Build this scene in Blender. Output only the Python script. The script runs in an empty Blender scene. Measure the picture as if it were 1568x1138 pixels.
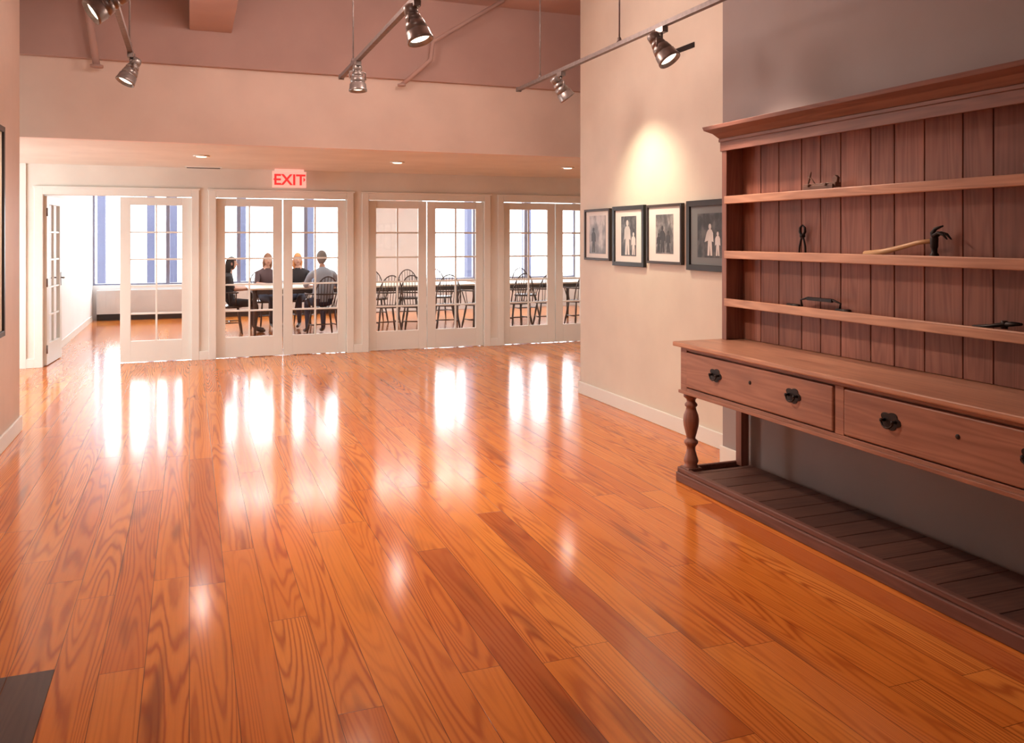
import bpy, math, random
from mathutils import Vector, Matrix
random.seed(7)
sc=bpy.context.scene
sc.view_settings.view_transform='Standard'
sc.view_settings.look='None'
COL=sc.collection

# ------------------------------------------------------------ node helpers
def newmat(name):
    m=bpy.data.materials.new(name); m.use_nodes=True
    nt=m.node_tree; b=nt.nodes['Principled BSDF']
    return m,nt,b
def nd(nt,t,**kw):
    n=nt.nodes.new(t)
    for k,v in kw.items(): setattr(n,k,v)
    return n
def setin(nt,sock,v):
    if isinstance(v,bpy.types.NodeSocket): nt.links.new(v,sock)
    else: sock.default_value=v
def mth(nt,op,a,b=None,c=None):
    n=nd(nt,'ShaderNodeMath',operation=op)
    setin(nt,n.inputs[0],a)
    if b is not None: setin(nt,n.inputs[1],b)
    if c is not None: setin(nt,n.inputs[2],c)
    return n.outputs[0]
def comb(nt,x,y,z):
    n=nd(nt,'ShaderNodeCombineXYZ')
    for i,v in enumerate((x,y,z)): setin(nt,n.inputs[i],v)
    return n.outputs[0]
def noise(nt,vec,scale=1,detail=2,rough=.5):
    n=nd(nt,'ShaderNodeTexNoise'); nt.links.new(vec,n.inputs['Vector'])
    n.inputs['Scale'].default_value=scale; n.inputs['Detail'].default_value=detail; n.inputs['Roughness'].default_value=rough
    return n.outputs[0]
def mixc(nt,f,a,b,mode='MIX'):
    n=nd(nt,'ShaderNodeMix',data_type='RGBA',blend_type=mode)
    setin(nt,n.inputs[0],f)
    for i,v in ((6,a),(7,b)):
        if isinstance(v,bpy.types.NodeSocket): nt.links.new(v,n.inputs[i])
        else: n.inputs[i].default_value=(*v,1)
    return n.outputs[2]
def ramp(nt,f,stops,interp='LINEAR'):
    n=nd(nt,'ShaderNodeValToRGB'); cr=n.color_ramp; cr.interpolation=interp
    while len(cr.elements)<len(stops): cr.elements.new(.5)
    for e,(p,c) in zip(cr.elements,stops): e.position=p; e.color=(*c,1)
    setin(nt,n.inputs[0],f); return n.outputs[0]
def bump(nt,b,h,strength=.2,dist=.01):
    n=nd(nt,'ShaderNodeBump'); n.inputs['Strength'].default_value=strength; n.inputs['Distance'].default_value=dist
    nt.links.new(h,n.inputs['Height']); nt.links.new(n.outputs[0],b.inputs['Normal'])
def objco(nt):
    t=nd(nt,'ShaderNodeTexCoord'); return t.outputs['Object']
def sepx(nt,v):
    s=nd(nt,'ShaderNodeSeparateXYZ'); nt.links.new(v,s.inputs[0]); return s.outputs

def paint(name,col,rough=.6,var=.06,bs=.08):
    m,nt,b=newmat(name); co=objco(nt)
    n=noise(nt,co,2.0,4)
    d=tuple(c*(1-var) for c in col); u=tuple(min(1,c*(1+var)) for c in col)
    nt.links.new(ramp(nt,n,[(.3,d),(.7,u)]),b.inputs['Base Color'])
    b.inputs['Roughness'].default_value=rough
    bump(nt,b,noise(nt,co,140,2),bs,.002)
    return m
def metal(name,col,rough=.35,met=.9):
    m,nt,b=newmat(name); co=objco(nt)
    n=noise(nt,co,30,3)
    nt.links.new(ramp(nt,n,[(.3,tuple(c*.7 for c in col)),(.7,col)]),b.inputs['Base Color'])
    b.inputs['Roughness'].default_value=rough; b.inputs['Metallic'].default_value=met
    return m
def emis(name,col,st):
    m,nt,b=newmat(name)
    b.inputs['Base Color'].default_value=(*col,1)
    b.inputs['Emission Color'].default_value=(*col,1); b.inputs['Emission Strength'].default_value=st
    return m
def glassmat(name,gl=.07,tint=(1,1,1)):
    m=bpy.data.materials.new(name); m.use_nodes=True; nt=m.node_tree; nt.nodes.clear()
    o=nd(nt,'ShaderNodeOutputMaterial'); t=nd(nt,'ShaderNodeBsdfTransparent'); g=nd(nt,'ShaderNodeBsdfGlossy'); x=nd(nt,'ShaderNodeMixShader')
    t.inputs[0].default_value=(*tint,1); g.inputs['Roughness'].default_value=.02
    x.inputs[0].default_value=gl
    nt.links.new(t.outputs[0],x.inputs[1]); nt.links.new(g.outputs[0],x.inputs[2]); nt.links.new(x.outputs[0],o.inputs[0])
    return m

def wood(name,c_lo,c_hi,axis='Y',rough=.45,board=False,freq=70,across=10,along=.7,knots=False,spec=.5):
    m,nt,b=newmat(name); s=sepx(nt,objco(nt)); x,y,z=s[0],s[1],s[2]
    ax={'X':x,'Y':y,'Z':z}
    oth=[ax[k] for k in 'XYZ' if k!=axis]
    if board: rnd=nd(nt,'ShaderNodeNewGeometry').outputs['Random Per Island']
    else: rnd=0.37
    off=mth(nt,'MULTIPLY',rnd,31.0)
    vec=comb(nt,mth(nt,'MULTIPLY',oth[0],across),mth(nt,'ADD',mth(nt,'MULTIPLY',ax[axis],along),off),mth(nt,'MULTIPLY',oth[1],across))
    n=noise(nt,vec,1,1.5)
    ring=mth(nt,'MULTIPLY_ADD',mth(nt,'SINE',mth(nt,'MULTIPLY',n,freq)),.5,.5)
    fib=noise(nt,comb(nt,mth(nt,'MULTIPLY',oth[0],90),mth(nt,'MULTIPLY',ax[axis],3),mth(nt,'MULTIPLY',oth[1],90)),1,3)
    big=noise(nt,comb(nt,mth(nt,'MULTIPLY',oth[0],12),mth(nt,'ADD',mth(nt,'MULTIPLY',ax[axis],1.8),off),mth(nt,'MULTIPLY',oth[1],12)),1,3)
    f=mth(nt,'ADD',mth(nt,'MULTIPLY_ADD',ring,.24,mth(nt,'MULTIPLY',fib,.40)),mth(nt,'MULTIPLY_ADD',big,.9,-.26))
    c=mixc(nt,f,c_lo,c_hi)
    if board: c=mixc(nt,mth(nt,'MULTIPLY',rnd,.5),c,tuple(v*.6 for v in c_lo))
    if knots:
        v=nd(nt,'ShaderNodeTexVoronoi'); v.inputs['Scale'].default_value=3.1
        nt.links.new(objco(nt),v.inputs['Vector'])
        k=ramp(nt,v.outputs['Distance'],[(.0,(1,1,1)),(.05,(.9,.9,.9)),(.085,(0,0,0))])
        c=mixc(nt,k,c,tuple(q*.3 for q in c_lo))
    nt.links.new(c,b.inputs['Base Color']); b.inputs['Roughness'].default_value=rough
    b.inputs['Specular IOR Level'].default_value=spec
    bump(nt,b,f,.15,.003)
    return m

def floormat():
    m,nt,b=newmat('heart_pine_floor'); s=sepx(nt,objco(nt)); x,y=s[0],s[1]
    w=.15; L=2.3
    xr=mth(nt,'DIVIDE',x,w); r=mth(nt,'FLOOR',xr)
    wn=nd(nt,'ShaderNodeTexWhiteNoise',noise_dimensions='1D'); nt.links.new(r,wn.inputs['W'])
    y2=mth(nt,'ADD',mth(nt,'DIVIDE',y,L),mth(nt,'MULTIPLY',wn.outputs[0],7.3)); c=mth(nt,'FLOOR',y2)
    w2=nd(nt,'ShaderNodeTexWhiteNoise',noise_dimensions='3D'); nt.links.new(comb(nt,r,c,3.3),w2.inputs['Vector']); rnd=w2.outputs[0]
    base=ramp(nt,rnd,[(0,(.84,.30,.050)),(.3,(.76,.24,.038)),(.6,(.88,.335,.062)),(.84,(.72,.215,.034)),(.96,(.64,.18,.030)),(1.0,(.50,.14,.028))])
    vec=comb(nt,mth(nt,'MULTIPLY',x,8.0),mth(nt,'MULTIPLY',y,.42),mth(nt,'MULTIPLY',rnd,57))
    n=noise(nt,vec,1,.6)
    jit=noise(nt,comb(nt,mth(nt,'MULTIPLY',x,40),mth(nt,'MULTIPLY',y,5),rnd),1,2)
    ring=mth(nt,'MULTIPLY_ADD',mth(nt,'SINE',mth(nt,'ADD',mth(nt,'MULTIPLY',n,120),mth(nt,'MULTIPLY',jit,2.6))),.5,.5)
    ring=mth(nt,'POWER',ring,2.4)
    figure=noise(nt,comb(nt,mth(nt,'MULTIPLY',x,4),mth(nt,'MULTIPLY',y,.5),mth(nt,'MULTIPLY',rnd,23)),1,1)
    fa=nd(nt,'ShaderNodeMapRange'); nt.links.new(figure,fa.inputs[0]); fa.inputs[1].default_value=.35; fa.inputs[2].default_value=.65; fa.inputs[3].default_value=.22; fa.inputs[4].default_value=.78
    fib=noise(nt,comb(nt,mth(nt,'MULTIPLY',x,130),mth(nt,'MULTIPLY',y,2.0),rnd),1,3)
    big=noise(nt,comb(nt,mth(nt,'MULTIPLY',x,9),mth(nt,'MULTIPLY',y,.9),mth(nt,'MULTIPLY',rnd,11)),1,2)
    col=mixc(nt,mth(nt,'MULTIPLY',ring,fa.outputs[0]),base,(.34,.055,.010))
    col=mixc(nt,mth(nt,'MULTIPLY',fib,.42),col,(.48,.115,.018))
    col=mixc(nt,ramp(nt,big,[(.62,(0,0,0)),(.76,(.75,.75,.75))]),col,(.24,.06,.016))
    fx=mth(nt,'FRACT',xr); ex=mth(nt,'MULTIPLY',mth(nt,'MINIMUM',fx,mth(nt,'SUBTRACT',1.0,fx)),w)
    fy=mth(nt,'FRACT',y2); ey=mth(nt,'MULTIPLY',mth(nt,'MINIMUM',fy,mth(nt,'SUBTRACT',1.0,fy)),L)
    e=mth(nt,'MINIMUM',ex,ey); gap=mth(nt,'LESS_THAN',e,.0013)
    col=mixc(nt,mth(nt,'MULTIPLY',gap,.8),col,(.06,.015,.006))
    nt.links.new(col,b.inputs['Base Color'])
    nt.links.new(mth(nt,'MULTIPLY_ADD',fib,.08,.10),b.inputs['Roughness'])
    wav=noise(nt,comb(nt,mth(nt,'MULTIPLY',x,9),mth(nt,'MULTIPLY',y,1.5),0.0),1,1)
    h=mth(nt,'SUBTRACT',mth(nt,'MULTIPLY',wav,.5),gap)
    bump(nt,b,h,.18,.0015)
    return m

# ------------------------------------------------------------ mesh builder
def frame_from(d):
    d=Vector(d).normalized(); up=Vector((0,0,1)) if abs(d.z)<.95 else Vector((1,0,0))
    a=d.cross(up).normalized(); b=a.cross(d).normalized(); return a,b
class MB:
    def __init__(s): s.v=[];s.f=[];s.m=[];s.s=[]
    def add(s,vs,fs,mi=0,sm=False,M=None):
        o=len(s.v)
        for p in vs:
            p=Vector(p); s.v.append(M@p if M else p)
        for f in fs: s.f.append([o+i for i in f]); s.m.append(mi); s.s.append(sm)
        return s
    def box(s,x0,x1,y0,y1,z0,z1,mi=0,M=None):
        vs=[(x0,y0,z0),(x1,y0,z0),(x1,y1,z0),(x0,y1,z0),(x0,y0,z1),(x1,y0,z1),(x1,y1,z1),(x0,y1,z1)]
        return s.add(vs,[(0,3,2,1),(4,5,6,7),(0,1,5,4),(1,2,6,5),(2,3,7,6),(3,0,4,7)],mi,False,M)
    def tube(s,pts,r,seg=8,mi=0,M=None,closed=False):
        pts=[Vector(p) for p in pts]; n=len(pts)
        rs=r if isinstance(r,(list,tuple)) else [r]*n
        vs=[];fs=[]; pa=None
        for i,p in enumerate(pts):
            if closed: d=pts[(i+1)%n]-pts[i-1]
            elif i==0: d=pts[1]-p
            elif i==n-1: d=p-pts[i-1]
            else: d=(pts[i+1]-p).normalized()+(p-pts[i-1]).normalized()
            d.normalize()
            if pa is None: a,b=frame_from(d)
            else:
                a=(pa-d*pa.dot(d)).normalized(); b=a.cross(d)
            pa=a
            for k in range(seg):
                t=2*math.pi*k/seg; vs.append(p+(a*math.cos(t)+b*math.sin(t))*rs[i])
        for i in range(n if closed else n-1):
            j=(i+1)%n
            for k in range(seg):
                k2=(k+1)%seg; fs.append((i*seg+k,i*seg+k2,j*seg+k2,j*seg+k))
        if not closed:
            fs.append(tuple(range(seg))[::-1]); fs.append(tuple((n-1)*seg+k for k in range(seg)))
        return s.add(vs,fs,mi,True,M)
    def lathe(s,prof,M=None,seg=24,mi=0,sm=True):
        vs=[];fs=[];n=len(prof)
        for r,z in prof:
            for k in range(seg):
                t=2*math.pi*k/seg; vs.append((r*math.cos(t),r*math.sin(t),z))
        for i in range(n-1):
            for k in range(seg):
                k2=(k+1)%seg; fs.append((i*seg+k,i*seg+k2,(i+1)*seg+k2,(i+1)*seg+k))
        fs.append(tuple(range(seg))[::-1]); fs.append(tuple((n-1)*seg+k for k in range(seg)))
        return s.add(vs,fs,mi,sm,M)
    def prism(s,poly,h0,h1,M=None,mi=0,sm=False):
        n=len(poly); vs=[(x,y,h0) for x,y in poly]+[(x,y,h1) for x,y in poly]
        fs=[tuple(range(n))[::-1],tuple(range(n,2*n))]+[(i,(i+1)%n,n+(i+1)%n,n+i) for i in range(n)]
        return s.add(vs,fs,mi,sm,M)
    def ball(s,c,r,mi=0,M=None,u=14,v=9,fn=None):
        vs=[];fs=[]
        rr=r if isinstance(r,(tuple,list)) else (r,r,r)
        for i in range(v+1):
            ph=math.pi*i/v
            for k in range(u):
                t=2*math.pi*k/u
                p=Vector((math.sin(ph)*math.cos(t),math.sin(ph)*math.sin(t),math.cos(ph)))
                if fn: p=fn(p)
                vs.append((c[0]+p[0]*rr[0],c[1]+p[1]*rr[1],c[2]+p[2]*rr[2]))
        for i in range(v):
            for k in range(u):
                k2=(k+1)%u; fs.append((i*u+k,(i+1)*u+k,(i+1)*u+k2,i*u+k2))
        return s.add(vs,fs,mi,True,M)
    def mesh(s,name,mats,origin=(0,0,0)):
        o=Vector(origin); me=bpy.data.meshes.new(name)
        me.from_pydata([p-o for p in s.v],[],s.f)
        for m in mats: me.materials.append(m)
        me.polygons.foreach_set('material_index',s.m); me.polygons.foreach_set('use_smooth',s.s)
        me.update(); me.validate(); return me
    def obj(s,name,mats,parent=None,origin=(0,0,0),bevel=0):
        if not isinstance(mats,(list,tuple)): mats=[mats]
        ob=bpy.data.objects.new(name,s.mesh(name,mats,origin)); COL.objects.link(ob)
        if parent: ob.parent=parent; ob.location=Vector(origin)-Vector(parent.location)
        else: ob.location=origin
        if bevel:
            bv=ob.modifiers.new('bevel','BEVEL'); bv.width=bevel; bv.segments=2; bv.limit_method='ANGLE'; bv.angle_limit=math.radians(50)
        return ob
def empty(name,loc=(0,0,0),rz=0):
    e=bpy.data.objects.new(name,None); e.empty_display_size=.1; COL.objects.link(e); e.location=loc; e.rotation_euler=(0,0,rz); return e
def child(mb,name,mats,parent,bevel=0):   # local-space child
    if not isinstance(mats,(list,tuple)): mats=[mats]
    ob=bpy.data.objects.new(name,mb.mesh(name,mats)); COL.objects.link(ob); ob.parent=parent
    if bevel:
        bv=ob.modifiers.new('bevel','BEVEL'); bv.width=bevel; bv.segments=2; bv.limit_method='ANGLE'; bv.angle_limit=math.radians(50)
    return ob
T=Matrix.Translation
def R(a,ax): return Matrix.Rotation(a,4,ax)

# ------------------------------------------------------------ materials
WALL=paint('wall_paint_cream',(.76,.66,.59))
WALLG=paint('wall_paint_gallery',(.70,.65,.55))
WALLF=paint('wall_paint_corridor',(.74,.72,.65))
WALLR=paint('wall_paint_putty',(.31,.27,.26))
WHITE=paint('trim_paint_white',(.80,.82,.77),.4,.03,.03)
CEIL=paint('ceiling_paint_mauve',(.48,.35,.32),.8)
BACKW=paint('back_room_white',(.86,.87,.87),.6,.03)
FLOOR=floormat()
GLASS=glassmat('door_glass')
PINE_Y=wood('antique_pine_horizontal',(.19,.078,.054),(.48,.245,.165),'Y',.42,knots=True)
PINE_Z=wood('antique_pine_boards',(.16,.055,.038),(.52,.225,.155),'Z',.5,board=True,knots=True)
PINE_V=wood('antique_pine_posts',(.14,.058,.044),(.38,.18,.13),'Z',.42)
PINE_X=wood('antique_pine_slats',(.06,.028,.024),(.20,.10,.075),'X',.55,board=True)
PINE_TOP=wood('antique_pine_top',(.32,.15,.10),(.66,.37,.24),'Y',.3)
PINE_LIP=wood('antique_pine_shelf_edge',(.32,.155,.10),(.72,.42,.27),'Y',.4)
IRON=metal('black_iron',(.035,.03,.03),.45,.7)
STEEL=metal('worn_steel',(.25,.22,.2),.4,.9)
SPOTM=metal('spotlight_grey_metal',(.32,.29,.275),.34,.55)
TRACKM=metal('track_dark_grey',(.24,.20,.19),.5,.4)
BLK=paint('black_lacquer',(.015,.014,.015),.35,.1,.02)
LENS=emis('lamp_lens',(1,.86,.66),5)
BLUEG=paint('window_frame_blue_grey',(.24,.26,.36),.5)
CHAIRM=wood('dark_windsor_wood',(.018,.010,.008),(.06,.032,.022),'Z',.35)
TABLEM=paint('table_top_pale',(.72,.62,.5),.35)

# ------------------------------------------------------------ shell
def boxobj(name,m,*a,bevel=0): return MB().box(*a).obj(name,m,bevel=bevel)
boxobj('floor',FLOOR,-3.7,8.3,-1.7,17.7,-.1,0)
boxobj('ceiling',CEIL,-3.7,8.3,-1.7,8.5,3.95,4.05)
boxobj('ceiling_corridor',WALLF,-3.7,8.3,8.5,11.4,2.42,2.5)
boxobj('ceiling_back_room',BACKW,-1.8,8.3,11.52,17.7,2.75,2.85)
boxobj('wall_left',WALL,-1.39,-1.27,-1.6,7.75,0,3.95)
MB().box(3.63,3.8,4.93,7.64,0,3.95).obj('wall_right_gallery',WALLG)
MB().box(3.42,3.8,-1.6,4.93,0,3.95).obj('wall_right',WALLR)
boxobj('wall_front',WALL,-1.39,3.8,-1.7,-1.6,0,3.95)
boxobj('wall_corridor_left',WALLF,-3.7,-3.6,7.65,11.4,0,3.95)
boxobj('wall_corridor_return',WALLF,-3.6,-1.39,7.65,7.75,0,3.95)
boxobj('wall_corridor_right',WALLF,3.8,8.2,7.54,7.64,0,3.95)
boxobj('wall_right_end',WALLF,8.2,8.3,7.54,17.7,0,3.95)
MB().box(-3.6,8.2,8.4,8.5,2.42,3.95).obj('wall_bulkhead',WALL)
boxobj('beam_cross',CEIL,-3.6,8.2,8.33,8.4,3.13,3.95)
boxobj('beam_long',CEIL,0.0,.37,-1.6,8.33,3.45,3.95,bevel=.01)
boxobj('beam_short',CEIL,4.0,4.35,7.7,8.33,3.45,3.95)
boxobj('wall_back_room_left',BACKW,-1.8,-1.68,11.52,17.5,0,2.75)

DC=[-.80+1.943*k for k in range(5)]; HW=.83; DT=2.06; FY=11.4
m=MB(); xs=[-3.6]
for c in DC: xs+=[c-HW,c+HW]
xs.append(8.2)
for i in range(0,len(xs),2): m.box(xs[i],xs[i+1],FY,FY+.12,0,DT)
m.box(-3.6,8.2,FY,FY+.12,DT,2.85)
m.obj('wall_far',WALLF)
for i,c in enumerate(DC):
    t=MB()
    for yy0,yy1 in ((FY-.02,FY),(FY+.12,FY+.14)):
        t.box(c-HW-.085,c-HW+.005,yy0,yy1,0,DT+.09); t.box(c+HW-.005,c+HW+.085,yy0,yy1,0,DT+.09)
        t.box(c-HW+.005,c+HW-.005,yy0,yy1,DT-.005,DT+.09)
    t.box(c-HW-.1,c+HW+.1,FY-.03,FY-.02,DT+.078,DT+.098)
    t.obj('trim_%d'%(i+1),WHITE,bevel=.004)
b=MB()
for i in range(0,len(xs),2):
    x0=xs[i]+(.085 if i else 0); x1=xs[i+1]-(.085 if i<len(xs)-2 else 0)
    b.box(x0,x1,FY-.018,FY,0,.11)
b.obj('baseboard_far',WHITE,bevel=.004)
boxobj('baseboard_left',WHITE,-1.27,-1.252,-1.6,7.768,0,.12,bevel=.005)
boxobj('baseboard_right_gallery',WHITE,3.612,3.63,4.93,7.658,0,.12,bevel=.005)
boxobj('baseboard_right',WHITE,3.404,3.42,4.70,4.946,0,.12,bevel=.005)
boxobj('baseboard_back_room',WHITE,-1.68,-1.665,12.5,17.3,0,.1)
boxobj('trim_6',WHITE,-1.86,-1.80,FY-.02,FY,0,2.42)

# ---- doors
def leaf(idx,hx,hy,ang,flip,lever=False):
    e=empty('door_%d'%idx,(hx,hy,0),ang); s=-1 if flip else 1
    W=.824; H=2.045; z0=.008
    m=MB()
    def bx(a,b2,z_0,z_1,t=.021):
        x0,x1=sorted((a*s,b2*s)); m.box(x0,x1,-t,t,z_0,z_1)
    bx(0.002,.118,z0,H); bx(W-.118,W,z0,H); bx(.118,W-.118,z0,.265); bx(.118,W-.118,1.945,H)
    gx0,gx1=.118,W-.118; gz0,gz1=.265,1.945
    bx((gx0+gx1)/2-.011,(gx0+gx1)/2+.011,gz0,gz1,.014)
    for k in range(1,5):
        z=gz0+(gz1-gz0)*k/5; bx(gx0,gx1,z-.011,z+.011,.0135)
    child(m,'leaf_frame',WHITE,e,.003)
    g=MB(); g.add([(gx0*s,0,gz0),(gx1*s,0,gz0),(gx1*s,0,gz1),(gx0*s,0,gz1)],[(0,1,2,3)]); child(g,'glass',GLASS,e)
    h=MB(); hxx=(W-.055)*s
    for sd in (-1,1):
        if lever:
            h.box(hxx-.018,hxx+.018,min(sd*.021,sd*.026),max(sd*.021,sd*.026),.93,1.1)
            h.tube([(hxx,sd*.024,1.03),(hxx,sd*.06,1.03),(hxx-.03*s,sd*.066,1.03),(hxx-.11*s,sd*.066,1.03)],.008,8)
    if lever:
        for zz in (.2,1.0,1.85): h.tube([(0,-.024,zz-.05),(0,-.024,zz+.05)],.009,8)
        child(h,'handle_and_hinges',STEEL,e)
    else:
        for zz in (.2,1.0,1.85): h.tube([(0,-.024,zz-.04),(0,-.024,zz+.04)],.007,8)
        child(h,'hinges',WHITE,e)
n=1
for i,c in enumerate(DC):
    if i==0: leaf(n,c-HW+.012,FY+.10,math.radians(86),False,True)
    else: leaf(n,c-HW,FY+.06,0,False)
    n+=1
    leaf(n,c+HW,FY+.06,0,True); n+=1

# ---- windows at the back
WY=17.5
m=MB(); m.box(-1.8,8.2,WY,WY+.2,0,.645); m.box(-1.8,8.2,WY,WY+.2,2.55,2.85); m.box(3.5,4.6,WY,WY+.2,.645,2.55); m.box(-1.8,-1.68,WY,WY+.2,.645,2.55)
m.obj('wall_window_side',BACKW)
bays=[(-1.68+1.295*k,-1.68+1.295*(k+1)) for k in range(4)]+[(4.6+1.2*k,4.6+1.2*(k+1)) for k in range(3)]
for i,(a,c) in enumerate(bays):
    e=empty('window_%d'%(i+1),((a+c)/2,WY+.1,.645)); w=(c-a)/2; f=MB(); h=1.905
    f.box(-w,-w+.035,-.05,.05,0,h); f.box(w-.035,w,-.05,.05,0,h); f.box(-w+.035,w-.035,-.05,.05,0,.03); f.box(-w+.035,w-.035,-.05,.05,h-.06,h)
    child(f,'frame',BLUEG,e,.004)
    g=MB(); g.add([(-w+.035,0,.03),(w-.035,0,.03),(w-.035,0,h-.06),(-w+.035,0,h-.06)],[(0,1,2,3)]); child(g,'glass',GLASS,e)
    L=bpy.data.lights.new('window_portal','AREA'); L.shape='RECTANGLE'; L.size=c-a; L.size_y=h; L.cycles.is_portal=True
    lo=bpy.data.objects.new('window_portal',L); COL.objects.link(lo); lo.location=((a+c)/2,WY+.22,.645+h/2); lo.rotation_euler=(math.radians(-90),0,0)
m=MB(); m.box(-1.6,3.4,WY-.14,WY-.004,.12,.56); 
for k in range(60): m.box(-1.58+k*.083,-1.53+k*.083,WY-.145,WY-.14,.16,.5)
m.box(-1.6,3.4,WY-.10,WY-.004,0,.12,1)
m.obj('radiator_cover',[paint('radiator_grey',(.70,.71,.70),.5),BLK])
FAC=paint('facade_blue_stone',(.05,.055,.10),.8)
m=MB()
for x in (-1.93,-.86,-.36,1.23,2.88,7.15,8.85): m.box(x-.085,x+.085,22,22.3,0,7)
m.box(-3,12,22,22.3,7,7.5)
m.obj('neighbouring_building',FAC)
boxobj('ground_outside',paint('outside_paving',(.6,.6,.6),.9),-14,24,17.8,34,-.1,0)

# ------------------------------------------------------------ soffit fittings
def downlight(x,y):
    e=empty('recessed_downlight',(x,y,2.42))
    child(MB().lathe([(.085,-.002),(.085,-.008),(.07,-.014),(.06,-.010),(.055,-.004)],seg=28),'ring',WHITE,e)
    child(MB().lathe([(.05,-.016),(.05,-.0105)],seg=24),'lens',LENS,e)
    L=bpy.data.lights.new('downlight_lamp','SPOT'); L.energy=66; L.color=(1,.88,.78); L.spot_size=math.radians(150); L.spot_blend=.8; L.shadow_soft_size=.05
    lo=bpy.data.objects.new('downlight_lamp',L); COL.objects.link(lo); lo.parent=e; lo.location=(0,0,-.03)
for x in (-2.05,.12,2.25,4.41,6.5): downlight(x,9.65)
m=MB(); m.box(-.05,.38,11.15,11.27,2.408,2.42)
for k in range(5): m.box(-.03,.36,11.165+k*.02,11.172+k*.02,2.404,2.408,1)
m.obj('ceiling_vent',[WHITE,BLK])
m=MB(); m.box(3.622,3.63,5.60,5.90,3.01,3.05)
for k in range(2): m.box(3.618,3.622,5.62,5.88,3.016+k*.017,3.026+k*.017)
m.obj('wall_vent',BLK)
DBOARD=wood('dark_board_wood',(.035,.022,.02),(.11,.065,.05),'Y',.35)
m=MB(); m.box(-.597,-.451,2.3,3.42,0,.003); m.box(-.75,-.600,2.3,3.42,0,.003)
m.obj('dark_floor_boards',DBOARD)  # plain dark floor boards, without any vent openings

# exit sign
RED=emis('exit_red',(1,.03,.03),.9)
def exitsign(x,y,zt,w,h):
    e=empty('exit_sign',(x,y,zt)); PAN=emis('exit_panel',(1,.50,.42),.6)
    child(MB().box(-w/2,w/2,-.015,.015,-h,-.03).box(-w/2+.03,w/2-.03,-.022,.022,-.03,0),'housing',PAN,e,.003)
    cu=bpy.data.curves.new('letters','FONT'); cu.body='EXIT'; cu.size=h*.82; cu.extrude=.002; cu.offset=.004; cu.align_x='CENTER'; cu.materials.append(RED)
    t=bpy.data.objects.new('letters',cu); COL.objects.link(t); t.parent=e; t.rotation_euler=(math.radians(90),0,0); t.location=(0,-.018,-h+.035)
    m=MB()
    for s in (-1,1): m.prism([(s*(w/2-.01),0),(s*(w/2-.035),.03),(s*(w/2-.035),-.03)][::s],0,.003,M=T((0,-.016,-h/2-.015))@R(math.radians(90),'X'))
    child(m,'chevrons',RED,e)
exitsign(1.20,11.2,2.42,.42,.235)
e2=exitsign(4.1,17.3,2.31,.24,.14)
boxobj('trim_7',BACKW,4.0,4.2,17.285,17.5,2.31,2.33)

# ------------------------------------------------------------ pipes
def pipe(name,pts,r=.022): MB().tube(pts,r,12).lathe([(r*1.8,-.01),(r*1.8,.01)],M=T(Vector(pts[0])),seg=16).obj(name,CEIL)
pipe('sprinkler_pipe',[(1.97,8.27,3.06),(2.25,8.2,3.32),(2.27,8.2,3.5),(2.97,8.05,3.945)])
pipe('sprinkler_pipe',[(-.76,8.26,3.05),(-.82,8.22,3.5),(-.86,8.2,3.945)],.03)

# ------------------------------------------------------------ tracks and spotlights
ZT=2.9
def track(x,y0,y1,rods):
    m=MB(); m.box(x-.017,x+.017,y0,y1,ZT-.012,ZT+.018); m.box(x-.022,x+.022,y1-.02,y1+.01,ZT-.018,ZT+.022)
    for y in rods:
        m.tube([(x,y,ZT+.015),(x,y,3.945)],.006,8); m.lathe([(.02,ZT+.016),(.012,ZT+.05)],M=T((x,y,0)),seg=12); m.lathe([(.03,3.925),(.04,3.949)],M=T((x,y,0)),seg=14)
    m.obj('track_light_rail',TRACKM)
track(-.40,1.0,6.95,(6.66,4.6,2.5)); track(1.20,1.0,7.22,(6.66,4.6,2.5)); track(2.82,1.0,7.25,(6.74,5.3,3.6,2.0))
def spot(x,y,tgt,en,size=62,blend=.7,sc_=1.0,col=(1,.78,.60)):
    e=empty('track_spotlight',(x,y,ZT-.012))
    P=Vector((0,0,-.135)); d=(Vector(tgt)-(Vector((x,y,ZT-.012))+P)).normalized()
    q=d.to_track_quat('Z','Y').to_matrix().to_4x4(); M=T(P)@q
    s=sc_
    a=MB(); a.box(-.02,.02,-.045,.045,-.035,0); a.tube([(0,0,-.03),(0,0,-.07)],.009,10)
    side=(q@Vector((1,0,0)))*.066*s
    a.tube([P+side,P+side*1.0+Vector((0,0,.055)),Vector((0,0,-.068)),P-side+Vector((0,0,.055)),P-side],.006,8)
    child(a,'bracket',SPOTM,e)
    b=MB(); b.lathe([(r*s,z*s) for r,z in [(.012,-.115),(.03,-.112),(.036,-.10),(.036,-.065),(.031,-.062),(.031,-.055),(.040,-.05),(.044,-.03),(.038,-.027),(.038,-.02),(.050,-.015),(.057,.02),(.052,.023),(.052,.03),(.062,.035),(.066,.075),(.069,.08),(.069,.092),(.060,.092),(.054,.07)]],M=M,seg=28)
    child(b,'lamp_body',SPOTM,e)
    c=MB(); c.lathe([(.0535*s,.071*s),(.03*s,.078*s),(.004*s,.08*s)],M=M,seg=24); child(c,'lens',LENS,e)
    L=bpy.data.lights.new('spot_lamp','SPOT'); L.energy=en; L.color=col; L.spot_size=math.radians(size); L.spot_blend=blend; L.shadow_soft_size=.04
    lo=bpy.data.objects.new('spot_lamp',L); COL.objects.link(lo); lo.parent=e
    lo.location=P+d*.105*s; lo.rotation_euler=d.to_track_quat('-Z','Y').to_euler()
spot(-.40,6.76,(-1.1,6.4,1.2),45,100,1)
spot(-.40,4.85,(-1.27,4.6,2.1),20)
spot(1.20,6.47,(1.25,6.3,0),150,120,1.0)
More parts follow.
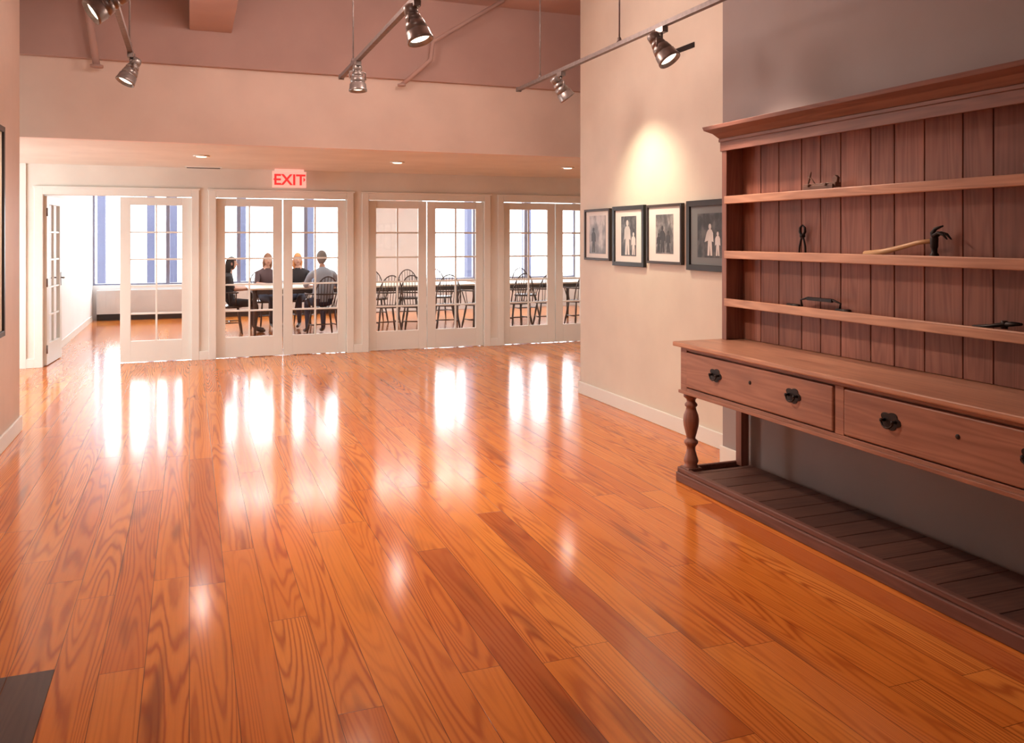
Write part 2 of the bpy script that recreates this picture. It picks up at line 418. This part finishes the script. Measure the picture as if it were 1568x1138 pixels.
spot(1.20,4.7,(1.9,4.0,0),140,120,1.0,sc_=1.1)
spot(2.82,6.3,(3.63,6.25,1.75),75,86,1.0,col=(1,.84,.60))
spot(2.82,4.73,(3.40,3.9,1.3),70,80,1.0,1.1,col=(1,.68,.52))
def area(name,loc,sx,sy,en,col,rot=(0,0,0)):
    L=bpy.data.lights.new(name,'AREA'); L.shape='RECTANGLE'; L.size=sx; L.size_y=sy; L.energy=en; L.color=col
    o=bpy.data.objects.new(name,L); COL.objects.link(o); o.location=loc; o.rotation_euler=rot; return o
def point(name,loc,en,col,r=.2):
    L=bpy.data.lights.new(name,'POINT'); L.energy=en; L.color=col; L.shadow_soft_size=r
    o=bpy.data.objects.new(name,L); COL.objects.link(o); o.location=loc; return o
for x,y,en in ((.3,5.7,56),(1.9,5.9,56),(.5,2.4,20)): point('room_fill',(x,y,3.3),en,(1,.76,.66))  # added fill lamps above the tracks, with no fixtures of their own
area('corridor_fill',(-3.5,9.7,1.4),2.6,2.0,120,(.90,.95,1),(0,math.radians(-90),0))  # added side fill to brighten the corridor; no window is built here
area('back_room_fill',(3.0,14.4,2.70),6.0,.6,110,(1,.97,.93))  # added overhead fill that whitens the back room, no fixture modelled

# ------------------------------------------------------------ framed pictures
def printmat(name,seed,lo,hi,sc_):
    m,nt,b=newmat(name); co=objco(nt); s=sepx(nt,co)
    v=comb(nt,seed*3.1,mth(nt,'MULTIPLY',s[1],sc_),mth(nt,'MULTIPLY',s[2],sc_*.7))
    n=noise(nt,v,1,4,.6)
    nt.links.new(ramp(nt,n,[(.40,(lo,lo,lo)),(.52,((lo+hi)/3,)*3),(.64,(hi,hi*.98,hi*.94))]),b.inputs['Base Color'])
    b.inputs['Roughness'].default_value=.35; return m
MATB=paint('mat_board_white',(.82,.82,.78),.8,.02)
MATG=paint('mat_board_grey',(.20,.23,.24),.8,.02)
INKL=paint('print_silver_light',(.62,.61,.58),.4,.25); INKD=paint('print_silver_dark',(.03,.03,.032),.4,.3)
def figure(m,cy,zb,h,mi,arm=0):
    M=Matrix(((0,0,-1,-.020),(1,0,0,cy),(0,1,0,zb),(0,0,0,1)))
    k=h
    m.prism([(-.13*k,0),(-.10*k,.45*k),(-.19*k,.42*k),(-.17*k,.70*k),(-.10*k,.80*k),(-.03*k,.82*k),(.03*k,.82*k),(.10*k,.80*k),(.17*k,.72*k),((.19+arm)*k,.42*k),(.10*k,.47*k),(.13*k,0),(.03*k,0),(0,.36*k),(-.03*k,0)],0,.0012,M=M,mi=mi)
    m.prism([(.07*k*math.cos(t),.90*k+.09*k*math.sin(t)) for t in [2*math.pi*q/14 for q in range(14)]],0,.0014,M=M,mi=mi)
def picture(y0,y1,z0,z1,fw,mb,pw,ph,pm,xw=3.63,sgn=-1,fcol=BLK,name='framed_photograph',figs=()):
    yc=(y0+y1)/2; zc=(z0+z1)/2; e=empty(name,(xw,yc,zc)); hw=(y1-y0)/2; hh=(z1-z0)/2
    def bx(m,d0,d1,a,b,c,d):
        xs_=sorted((sgn*d0,sgn*d1)); m.box(xs_[0],xs_[1],a,b,c,d)
    f=MB(); bx(f,.002,.034,-hw,-hw+fw,-hh,hh); bx(f,.002,.034,hw-fw,hw,-hh,hh); bx(f,.002,.034,-hw+fw,hw-fw,-hh,-hh+fw); bx(f,.002,.034,-hw+fw,hw-fw,hh-fw,hh)
    child(f,'frame',fcol,e,.003)
    g=MB(); bx(g,.003,.018,-hw+fw,hw-fw,-hh+fw,hh-fw); child(g,'mat_board',mb,e)
    p=MB(); bx(p,.018,.020,-pw/2,pw/2,-ph/2,ph/2)
    for a in figs: figure(p,*a)
    child(p,'print',[pm,INKL,INKD],e)
FR1=paint('frame_brown',(.04,.028,.025),.4)
picture(6.96,7.49,1.33,1.815,.022,MATB,.34,.36,printmat('print_1',1,.12,.55,5),fcol=FR1,figs=((.08,-.17,.24,2),))
picture(6.33,6.90,1.292,1.825,.038,MATB,.27,.35,printmat('print_2',2,.012,.16,14),figs=((.02,-.165,.31,1),(-.09,-.165,.2,1)))
picture(5.74,6.285,1.33,1.818,.022,MATB,.27,.32,printmat('print_3',3,.08,.35,12),fcol=FR1,figs=((.03,-.15,.22,2),(-.06,-.15,.18,2),(.09,-.15,.16,2)))
picture(5.06,5.67,1.295,1.828,.045,MATG,.33,.33,printmat('print_4',4,.01,.10,14),figs=((.0,-.15,.24,1,.1),(-.10,-.15,.18,1)))
picture(5.7,7.0,.84,2.34,.04,MATB,.9,1.1,printmat('print_5',5,.05,.6,4),xw=-1.27,sgn=1,name='framed_poster')

# ------------------------------------------------------------ pine hutch
HO=(3.15,3.26,0); H=empty('pine_hutch_dresser',HO)
def hb(name,mb,mat,bev=.004): mb.obj(name,mat,parent=H,origin=HO,bevel=bev)
YA,YB=1.86,4.67
hb('counter_top',MB().box(2.88,3.40,YA-.03,YB+.03,.857,.886),PINE_TOP,.007)
m=MB(); m.box(2.94,3.385,YA+.03,YB-.03,.58,.857)
m.box(2.92,2.94,YB-.075,YB-.005,.57,.857); m.box(2.92,2.94,YA+.005,YA+.075,.57,.857); m.box(2.92,2.94,3.225,3.285,.60,.835)
m.box(2.92,2.94,YA+.075,YB-.075,.835,.857); m.box(2.92,2.94,YA+.075,YB-.075,.57,.60)
m.box(2.94,3.385,YB-.03,YB-.01,.57,.857); m.box(2.94,3.385,YA+.01,YA+.03,.57,.857)
m.box(2.905,2.92,YA+.0,YB-.0,.562,.582)
hb('drawer_case',m,PINE_Y,.003)
m=MB(); m.box(2.912,2.94,3.292,YB-.082,.607,.828); m.box(2.912,2.94,YA+.082,3.218,.607,.828); hb('drawer_fronts',m,PINE_Y,.008)
prof=[(.047,.565),(.047,.54),(.040,.535),(.028,.525),(.027,.51),(.040,.495),(.040,.485),(.030,.475),(.034,.455),(.046,.425),(.050,.395),(.047,.36),(.036,.315),(.028,.285),(.028,.275),(.042,.265),(.044,.25),(.036,.238),(.027,.225),(.027,.205),(.035,.175),(.044,.15),(.046,.135),(.038,.115),(.046,.105),(.046,.096)]
m=MB()
for y in (YB-.055,YA+.055):
    m.lathe(prof,M=T((2.965,y,0)),seg=28); m.box(2.922,3.012,y-.045,y+.045,.56,.60)
hb('turned_legs',m,PINE_V,0)
m=MB()
for y in (YB-.05,YA+.05): m.box(3.325,3.385,y-.03,y+.03,.07,.58)
hb('rear_posts',m,PINE_V)
m=MB(); m.box(2.905,3.39,YA,YB,0,.055); m.box(2.893,2.93,YA-.01,YB+.01,.0,.06); m.box(2.90,2.935,YA-.004,YB+.004,.06,.092)
m.box(2.935,3.39,YB-.03,YB,.055,.092); m.box(2.935,3.39,YA,YA+.03,.055,.092)
for y in (YB-.055,YA+.055): m.box(2.915,3.015,y-.05,y+.05,.055,.1)
hb('base_plinth',m,wood('plinth_pine',(.10,.045,.036),(.24,.11,.085),'Y',.5),.006)
m=MB(); y=YA+.11
while y<YB-.11:
    m.box(2.936,3.385,y,min(y+.146,YB-.105),.055,.08); y+=.15
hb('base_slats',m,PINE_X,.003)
m=MB(); m.box(3.24,3.392,YB-.028,YB,.886,2.19); m.box(3.24,3.392,YA,YA+.028,.886,2.19)
m.box(3.232,3.24,YB-.05,YB,.886,2.11); m.box(3.232,3.24,YA,YA+.05,.886,2.11)
hb('side_panels',m,PINE_V)
m=MB(); y=YB-.028-.002
while y>YA+.05:
    wd=random.choice((.155,.17,.185,.20,.215)); y0=max(y-wd,YA+.029); m.box(3.372,3.384,y0,y,.888,2.19); y=y0-.006
m.box(3.386,3.392,YA+.029,YB-.029,.888,2.19)
hb('back_boards',m,PINE_Z,.004)
m=MB()
for z in (1.79,1.438,1.131): m.box(3.247,3.371,YA+.029,YB-.029,z-.015,z+.006)
m.box(3.24,3.371,YA+.029,YB-.029,2.15,2.19)
hb('shelves',m,PINE_Y,.002)
m=MB()
for z in (1.79,1.438,1.131): m.box(3.228,3.247,YA+.0285,YB-.0285,z-.027,z+.024)
hb('shelf_lips',m,PINE_LIP,.005)
m=MB(); m.box(3.222,3.24,YA-.006,YB+.006,2.105,2.2); m.box(3.214,3.24,YA-.012,YB+.012,2.165,2.185)
a=[(3.22,YA-.008,2.185),(3.395,YA-.008,2.185),(3.395,YB+.008,2.185),(3.22,YB+.008,2.185)]
b_=[(3.185,YA-.04,2.222),(3.395,YA-.04,2.222),(3.395,YB+.04,2.222),(3.185,YB+.04,2.222)]
c_=[(3.145,YA-.08,2.245),(3.395,YA-.08,2.245),(3.395,YB+.08,2.245),(3.145,YB+.08,2.245)]
d_=[(x,y,2.268) for x,y,z in [(3.138,YA-.087,0),(3.395,YA-.087,0),(3.395,YB+.087,0),(3.138,YB+.087,0)]]
vs=a+b_+c_+d_; fs=[(0,3,2,1),(12,13,14,15)]
for k in range(3):
    for i in range(4): fs.append((4*k+i,4*k+(i+1)%4,4*k+4+(i+1)%4,4*k+4+i))
m.add(vs,fs)
hb('cornice',m,wood('cornice_pine',(.13,.058,.044),(.29,.14,.105),'Y',.45),.003)
def handle(y,z):
    m=MB(); pts=[]
    for k in range(48):
        t=2*math.pi*k/48
        r=.030+.010*abs(math.cos(2.5*t+.3)); pts.append((math.cos(t)*r*1.55,math.sin(t)*r*.95+(.006 if math.sin(t)>0 else 0)))
    M=T((2.912,y,z))@Matrix(((0,0,-1,0),(-1,0,0,0),(0,1,0,0),(0,0,0,1)))
    m.prism(pts,0,.003,M=M)
    for s in (-1,1): m.lathe([(.009,0),(.006,.008),(.007,.016),(.009,.022),(.003,.025)],M=M@T((s*.032,.004,.002)),seg=12)
    bp=[M@Vector((.034*math.cos(t),.004+.030*math.sin(t),.018+.006*abs(math.sin(t)))) for t in [math.pi+math.pi*k/14 for k in range(15)]]
    m.tube(bp,.0042,8)
    return m
m=MB()
for y in (4.27,3.58,2.93,2.24):
    h=handle(y,.728); o=len(m.v); m.v+=h.v; m.f+=[[i+o for i in f] for f in h.f]; m.m+=h.m; m.s+=h.s
for y in (3.94,2.575): m.lathe([(.011,0),(.010,.003),(.004,.0035)],M=T((2.912,y,.74))@R(-math.pi/2,'Y'),seg=16)
hb('drawer_handles',m,IRON,0)

# ------------------------------------------------------------ tools
HND=wood('hammer_handle_ash',(.45,.26,.12),(.70,.46,.24),'Y',.4)
TW=wood('tool_old_wood',(.10,.05,.035),(.22,.11,.07),'Y',.5)
z0=1.444
e=empty('claw_hammer',(3.30,3.05,z0))
m=MB()
m.tube([(0,.0,.09),(0,.1,.078),(0,.2,.055),(0,.32,.03),(0,.44,.017)],[.011,.011,.012,.015,.017],12); child(m,'handle',HND,e)
m=MB(); m.lathe([(.020,.0),(.021,.004),(.021,.024),(.014,.032),(.014,.05),(.018,.06),(.019,.10),(.014,.115)],M=T((0,0,.0)),seg=16)
m.tube([(0,0,.10),(0,.01,.125),(0,-.006,.145),(0,-.05,.158)],[.015,.012,.009,.004],8)
m.tube([(.008,0,.11),(.01,-.03,.125),(.012,-.062,.118),(.013,-.085,.095)],[.011,.009,.007,.003],8)
m.tube([(-.008,0,.11),(-.01,-.03,.125),(-.012,-.062,.118),(-.013,-.085,.095)],[.011,.009,.007,.003],8)
child(m,'head',IRON,e)
e=empty('pincers',(3.345,4.03,1.4445)); m=MB()
for s in (-1,1):
    m.tube([(0,s*.028,.006),(0,s*.024,.05),(0,s*.012,.09),(0,-s*.004,.115),(0,-s*.022,.135),(0,-s*.020,.16),(0,-s*.002,.175)],[.006,.006,.006,.008,.008,.007,.004],8)
m.lathe([(.011,-.012),(.011,.012)],M=T((0,0,.112))@R(math.pi/2,'Y'),seg=12); child(m,'jaws_and_arms',IRON,e)
e=empty('drawknife',(3.31,3.84,1.137)); m=MB()
m.tube([(0,-.15,.012),(0,-.16,.05),(0,-.10,.065),(0,.10,.065),(0,.16,.05),(0,.15,.012)],[.006,.006,.007,.007,.006,.006],8)
m.box(-.012,.003,-.10,.10,.052,.07); child(m,'blade',IRON,e)
m=MB(); m.tube([(-.02,-.15,.014),(-.02,-.25,.013)],[.011,.013],10); m.tube([(-.02,.15,.014),(-.02,.25,.013)],[.011,.013],10); child(m,'handles',IRON,e)
e=empty('plough_plane',(3.31,3.83,1.796)); m=MB()
m.box(-.018,.018,-.13,.13,.03,.055); m.box(-.030,-.02,-.12,.12,.0,.045); m.tube([(-.04,.07,.045),(.03,.07,.045)],.008,10); m.tube([(-.04,-.07,.045),(.03,-.07,.045)],.008,10)
m.tube([(0,.13,.035),(0,.14,.02),(0,.10,.0085),(0,-.10,.0085)],.005,8)
m.prism([(-.13,.05),(-.10,.05),(-.095,.075),(-.115,.095),(-.135,.08)],-.01,.01,M=Matrix(((0,0,1,0),(1,0,0,0),(0,1,0,0),(0,0,0,1))))
m.tube([(0,.11,.05),(0,.09,.11),(0,.085,.125)],[.006,.005,.003],8); m.tube([(0,.05,.05),(0,.08,.085),(0,.11,.10)],.004,8)
child(m,'body_and_fence',TW,e,.002)
e=empty('slip_joint_pliers',(3.30,2.68,1.137)); m=MB()
for s in (-1,1): m.tube([(s*.02,.14,.012),(s*.022,.06,.022),(s*.006,.0,.034),(-s*.012,-.03,.038),(-s*.004,-.08,.042)],[.008,.008,.010,.011,.006],8)
m.lathe([(.014,.016),(.014,.05)],seg=12); child(m,'jaws_and_arms',IRON,e)
e=empty('wooden_mallet',(3.31,2.56,1.7965)); m=MB(); m.lathe([(.028,0),(.031,.01),(.031,.06),(.027,.07),(.012,.075),(.010,.12),(.013,.15),(.008,.155)],seg=16); child(m,'mallet_body',TW,e)

# ------------------------------------------------------------ windsor chair
def chair_mesh():
    m=MB()
    out=[(math.cos(t)*.215*(1+.06*math.cos(2*t)),math.sin(t)*.205) for t in [2*math.pi*k/28 for k in range(28)]]
    m.prism(out,.415,.447)
    legs=[(-.14,-.13,-.20,-.20),(.14,-.13,.20,-.20),(-.14,.13,-.205,.19),(.14,.13,.205,.19)]
    for x,y,x2,y2 in legs:
        P=Vector((x,y,.42)); Q=Vector((x2,y2,0)); m.tube([P,P.lerp(Q,.3),P.lerp(Q,.5),P.lerp(Q,.7),Q],[.012,.018,.013,.018,.010],8)
    for s in (-1,1): m.tube([(s*.176,-.17,.18),(s*.18,0,.18),(s*.178,.165,.18)],[.007,.011,.007],8)
    m.tube([(-.178,0,.18),(0,0,.18),(.178,0,.18)],[.007,.011,.007],8)
    bow=[]
    for k in range(17):
        t=math.pi*k/16; bow.append((.205*math.cos(t),-.17-.11*math.sin(t)**.8-.0,.44+.50*math.sin(t)**.75))
    m.tube(bow,.010,8)
    for k in range(-3,4):
        x=k*.043; tt=math.acos(max(-1,min(1,(x*1.12)/.205))); top=(x*1.12,-.17-.11*math.sin(tt)**.8,.44+.50*math.sin(tt)**.75)
        m.tube([(x,-.165,.44),top],[.006,.005],6)
    arm=[(.255*math.cos(t),.10-.33*math.sin(t),.665) for t in [math.pi*k/14 for k in range(15)]]
    arm=[(.25,.13,.665)]+arm+[(-.25,.13,.665)]
    m.tube(arm,.012,8)
    for s in (-1,1):
        m.tube([(s*.18,.09,.44),(s*.25,.10,.665)],.009,8); m.tube([(s*.20,.0,.44),(s*.245,-.02,.665)],.006,6)
    return m.mesh('windsor_chair',[CHAIRM])
CH=chair_mesh()
def chair(x,y,deg):
    o=bpy.data.objects.new('windsor_chair',CH); COL.objects.link(o); o.location=(x,y,0); o.rotation_euler=(0,0,math.radians(deg))
for x,y,d in [(.60,14.4,-90),(1.96,13.5,8),(1.24,15.3,205),(1.86,15.3,158),(2.97,13.5,5),(3.42,13.42,-25),(3.97,13.5,-6),(4.5,13.45,12),(5.22,13.5,8),(5.78,13.5,-8),(6.4,13.5,4),(3.15,15.3,180),(3.77,15.3,170),(4.4,15.35,188),(5.3,15.3,176),(6.1,15.3,184)]: chair(x,y,d)
def table(x0,x1,y0,y1):
    c=((x0+x1)/2,(y0+y1)/2,0); e=empty('dining_table',c); w=(x1-x0)/2; h=(y1-y0)/2
    child(MB().box(-w,w,-h,h,.722,.75),'top',TABLEM,e,.006)
    m=MB(); m.box(-w+.08,w-.08,-h+.08,-h+.1,.65,.722); m.box(-w+.08,w-.08,h-.1,h-.08,.65,.722); m.box(-w+.08,-w+.1,-h+.1,h-.1,.65,.722); m.box(w-.1,w-.08,-h+.1,h-.1,.65,.722)
    for sx in (-1,1):
        for sy in (-1,1): m.lathe([(.018,0),(.02,.02),(.03,.5),(.038,.62),(.038,.721)],M=T((sx*(w-.1),sy*(h-.1),0)),seg=16)
    child(m,'legs_and_apron',CHAIRM,e)
table(.86,2.55,13.76,14.98); table(2.72,4.68,13.76,14.98); table(4.86,6.9,13.76,14.98)
m=MB(); m.box(1.1,1.31,14.5,14.79,.751,.756); m.box(1.5,1.7,14.2,14.5,.751,.754); m.obj('paper_sheets',MATB)

# ------------------------------------------------------------ people
SKIN=paint('skin',(.62,.36,.27),.55,.04,.02)
def person(name,x,y,deg,top,pants,hair,longhair,scale=.95,lean=0.0,headturn=0,wide=1.0):
    e=empty(name,(x,y,0),math.radians(deg)); e.scale=(scale,)*3
    w=wide; L_=lean
    J=[(0,-.03,.575,.125),(0,-.04+L_*.3,.72,.120),(0,-.04+L_*.7,.88,.135),(0,-.03+L_,1.00,.095),(0,.0+L_,1.09,.052),(0,.03+L_,1.17,.050)]
    E=[(0,1),(1,2),(2,3),(3,4),(4,5)]; lab={}
    names=['top','top','top','top','skin']
    for e_,nm in zip(E,names): lab[e_]=nm
    def chain(start,pts,labels):
        p=start
        for q,l in zip(pts,labels):
            J.append(q); k=len(J)-1; E.append((p,k)); lab[(p,k)]=l; p=k
        return p
    wr=[]
    for s in (-1,1):
        chain(3,[(s*.165*w,-.02+L_,.99,.062),(s*.235*w,.06+L_*.8,.80,.044),(s*.13,.33,.795,.027)],['top','top','skin']); wr.append(Vector((s*.13,.33,.795)))
        chain(0,[(s*.10,.05,.545,.085),(s*.13,.45,.525,.060),(s*.13,.44,.30,.050),(s*.13,.43,.085,.036),(s*.135,.52,.045,.036),(s*.14,.62,.036,.028)],['pants','pants','pants','pants','shoe','shoe'])
    me=bpy.data.meshes.new('skel'); me.from_pydata([j[:3] for j in J],E,[]); o=bpy.data.objects.new('skel',me); COL.objects.link(o)
    sk=o.modifiers.new('skin','SKIN'); sk.use_smooth_shade=True
    for i,j in enumerate(J):
        fx=1.25*w if i in (0,1,2,3) else 1
        me.skin_vertices[0].data[i].radius=(j[3]*(fx if i<4 else 1),j[3]); me.skin_vertices[0].data[i].use_root=(i==0)
    ss=o.modifiers.new('sub','SUBSURF'); ss.levels=2; ss.render_levels=2
    dg=bpy.context.evaluated_depsgraph_get(); dg.update()
    bm=bpy.data.meshes.new_from_object(o.evaluated_get(dg)); bpy.data.objects.remove(o)
    bm.name='body'; bm.materials.clear()
    for mt in (top,pants,SKIN,BLK): bm.materials.append(mt)
    idx={'top':0,'pants':1,'skin':2,'shoe':3}
    for p in bm.polygons:
        c=p.center; best=9;bl='top'
        for (a,b) in E:
            A=Vector(J[a][:3]);B=Vector(J[b][:3]); t=max(0,min(1,(c-A).dot(B-A)/(B-A).length_squared)); dd=(c-A.lerp(B,t)).length-(J[a][3]*(1-t)+J[b][3]*t)
            if dd<best: best=dd; bl=lab[(a,b)]
        p.material_index=idx[bl]; p.use_smooth=True
    ob=bpy.data.objects.new('body',bm); COL.objects.link(ob); ob.parent=e
    HM=T((0,.045+L_,1.245))@R(math.radians(headturn),'Z')
    def hf(p):
        x_,y_,z_=p
        if z_<0: x_*=1-.32*(-z_)**1.4; y_=y_*(1-.25*(-z_)) + .10*(-z_)
        if y_>0: y_*=.93
        return (x_,y_,z_)
    m=MB(); m.ball((0,0,0),(.076,.096,.118),M=HM,u=24,v=18,fn=hf)
    m.tube([(0,.084,.018),(0,.095,-.010),(0,.099,-.024),(0,.088,-.032)],[.005,.008,.010,.005],8,M=HM)
    for s in (-1,1):
        m.ball((s*.031,.082,.012),(.013,.008,.008),mi=1,M=HM,u=10,v=6); m.ball((s*.031,.088,.012),(.006,.004,.006),mi=2,M=HM,u=8,v=6)
        m.ball((s*.076,-.004,.0),(.010,.02,.032),M=HM,u=10,v=8)
        m.tube([(s*.018,.089,.034),(s*.032,.086,.038),(s*.046,.076,.034)],.003,6,mi=2,M=HM)
    m.tube([(-.024,.083,-.058),(0,.090,-.056),(.024,.083,-.058)],[.003,.006,.003],8,mi=3,M=HM)
    child(m,'head',[SKIN,MATB,hair,paint('lips',(.35,.10,.09),.5)],e)
    # hair: shell that hugs the skull and tapers into the nape
    m=MB(); u,v=28,20; vs=[];fs=[]
    for i in range(v+1):
        ph=math.pi*.80*i/v
        for k in range(u):
            t=2*math.pi*k/u; p=Vector((math.sin(ph)*math.cos(t),math.sin(ph)*math.sin(t),math.cos(ph)))
            q=Vector(hf(p)); r=1.10+.02*math.sin(9*t)-(.08*max(0,i/v-.7)/.3 if not longhair else 0)
            vs.append((q.x*.076*r,q.y*.096*r-.004,q.z*.118*(1.07 if q.z>0 else 1.0)+.003))
    for i in range(v):
        for k in range(u):
            k2=(k+1)%u; q=[i*u+k,(i+1)*u+k,(i+1)*u+k2,i*u+k2]; c=sum((Vector(vs[a]) for a in q),Vector())/4
            if c.y>.035 and c.z<.062: continue
            if (not longhair) and c.z<.01 and c.y>-.01: continue
            fs.append(q)
    m.add(vs,fs,0,True,M=HM)
    if longhair:
        for k in range(9):
            t=math.radians(200+k*17.5); px_,py_=.062*math.cos(t),.068*math.sin(t)-.01
            m.tube([(px_,py_,.04),(px_*1.15,py_*1.12,-.05),(px_*1.1,py_*1.1-.01,-.13),(px_*.9,py_-.01,-.20-.02*(k%2))],[.022,.028,.026,.010],8,M=HM)
    child(m,'hair',hair,e)
    for s,wv in zip((-1,1),wr):
        m=MB(); M=T(wv)@R(s*math.radians(28),'Z')
        m.ball((0,.045,-.012),(.038,.052,.015),M=M,u=14,v=8)
        for k,(fx,ln) in enumerate(((-.027,.066),(-.009,.075),(.009,.070),(.027,.055))):
            m.tube([(fx*.8,.07,-.012),(fx,.088,-.006),(fx*1.1,.088+ln*.5,-.012),(fx*1.12,.088+ln,-.028)],[.009,.0088,.0078,.0055],8,M=M)
        m.tube([(-s*.025,.02,-.014),(-s*.048,.045,-.016),(-s*.055,.075,-.022),(-s*.050,.095,-.028)],[.011,.011,.009,.006],8,M=M)
        child(m,'hand_left' if s<0 else 'hand_right',SKIN,e)
def cloth(n,c): return paint(n,c,.85,.15,.1)
DARK=cloth('cloth_black',(.018,.016,.02)); JEANS=cloth('denim',(.04,.05,.085)); GREY=cloth('shirt_grey_blue',(.36,.40,.47)); RUST=cloth('blouse_dusty',(.10,.06,.065))
H1=cloth('hair_black',(.012,.009,.008)); H2=cloth('hair_brown',(.28,.14,.08)); H3=cloth('hair_auburn',(.66,.28,.11)); H4=cloth('hair_grey',(.26,.23,.215))
person('seated_woman',.60,14.4,-90,DARK,DARK,H1,True,.90)
person('seated_woman',1.24,15.3,205,RUST,JEANS,H2,True,.93,.03,-20)
person('seated_woman',1.80,15.3,158,DARK,JEANS,H3,True,.93,.03,20)
person('seated_man',1.96,13.5,8,GREY,JEANS,H4,False,.98,.04,10,1.12)

# ------------------------------------------------------------ world, camera
W=bpy.data.worlds.new('sky'); sc.world=W; W.use_nodes=True; nt=W.node_tree; bg=nt.nodes['Background']
bg.inputs[0].default_value=(.96,.98,1,1); bg.inputs[1].default_value=9.0

cam=bpy.data.cameras.new('camera'); co=bpy.data.objects.new('camera',cam); COL.objects.link(co)
co.location=(0,0,1.55); co.rotation_euler=(math.radians(90),0,math.radians(-20.81))
cam.sensor_fit='HORIZONTAL'; cam.sensor_width=36; cam.clip_start=.05
cam.lens=36*1300/1568; cam.shift_x=0; cam.shift_y=-(569-363)/1568
sc.camera=co
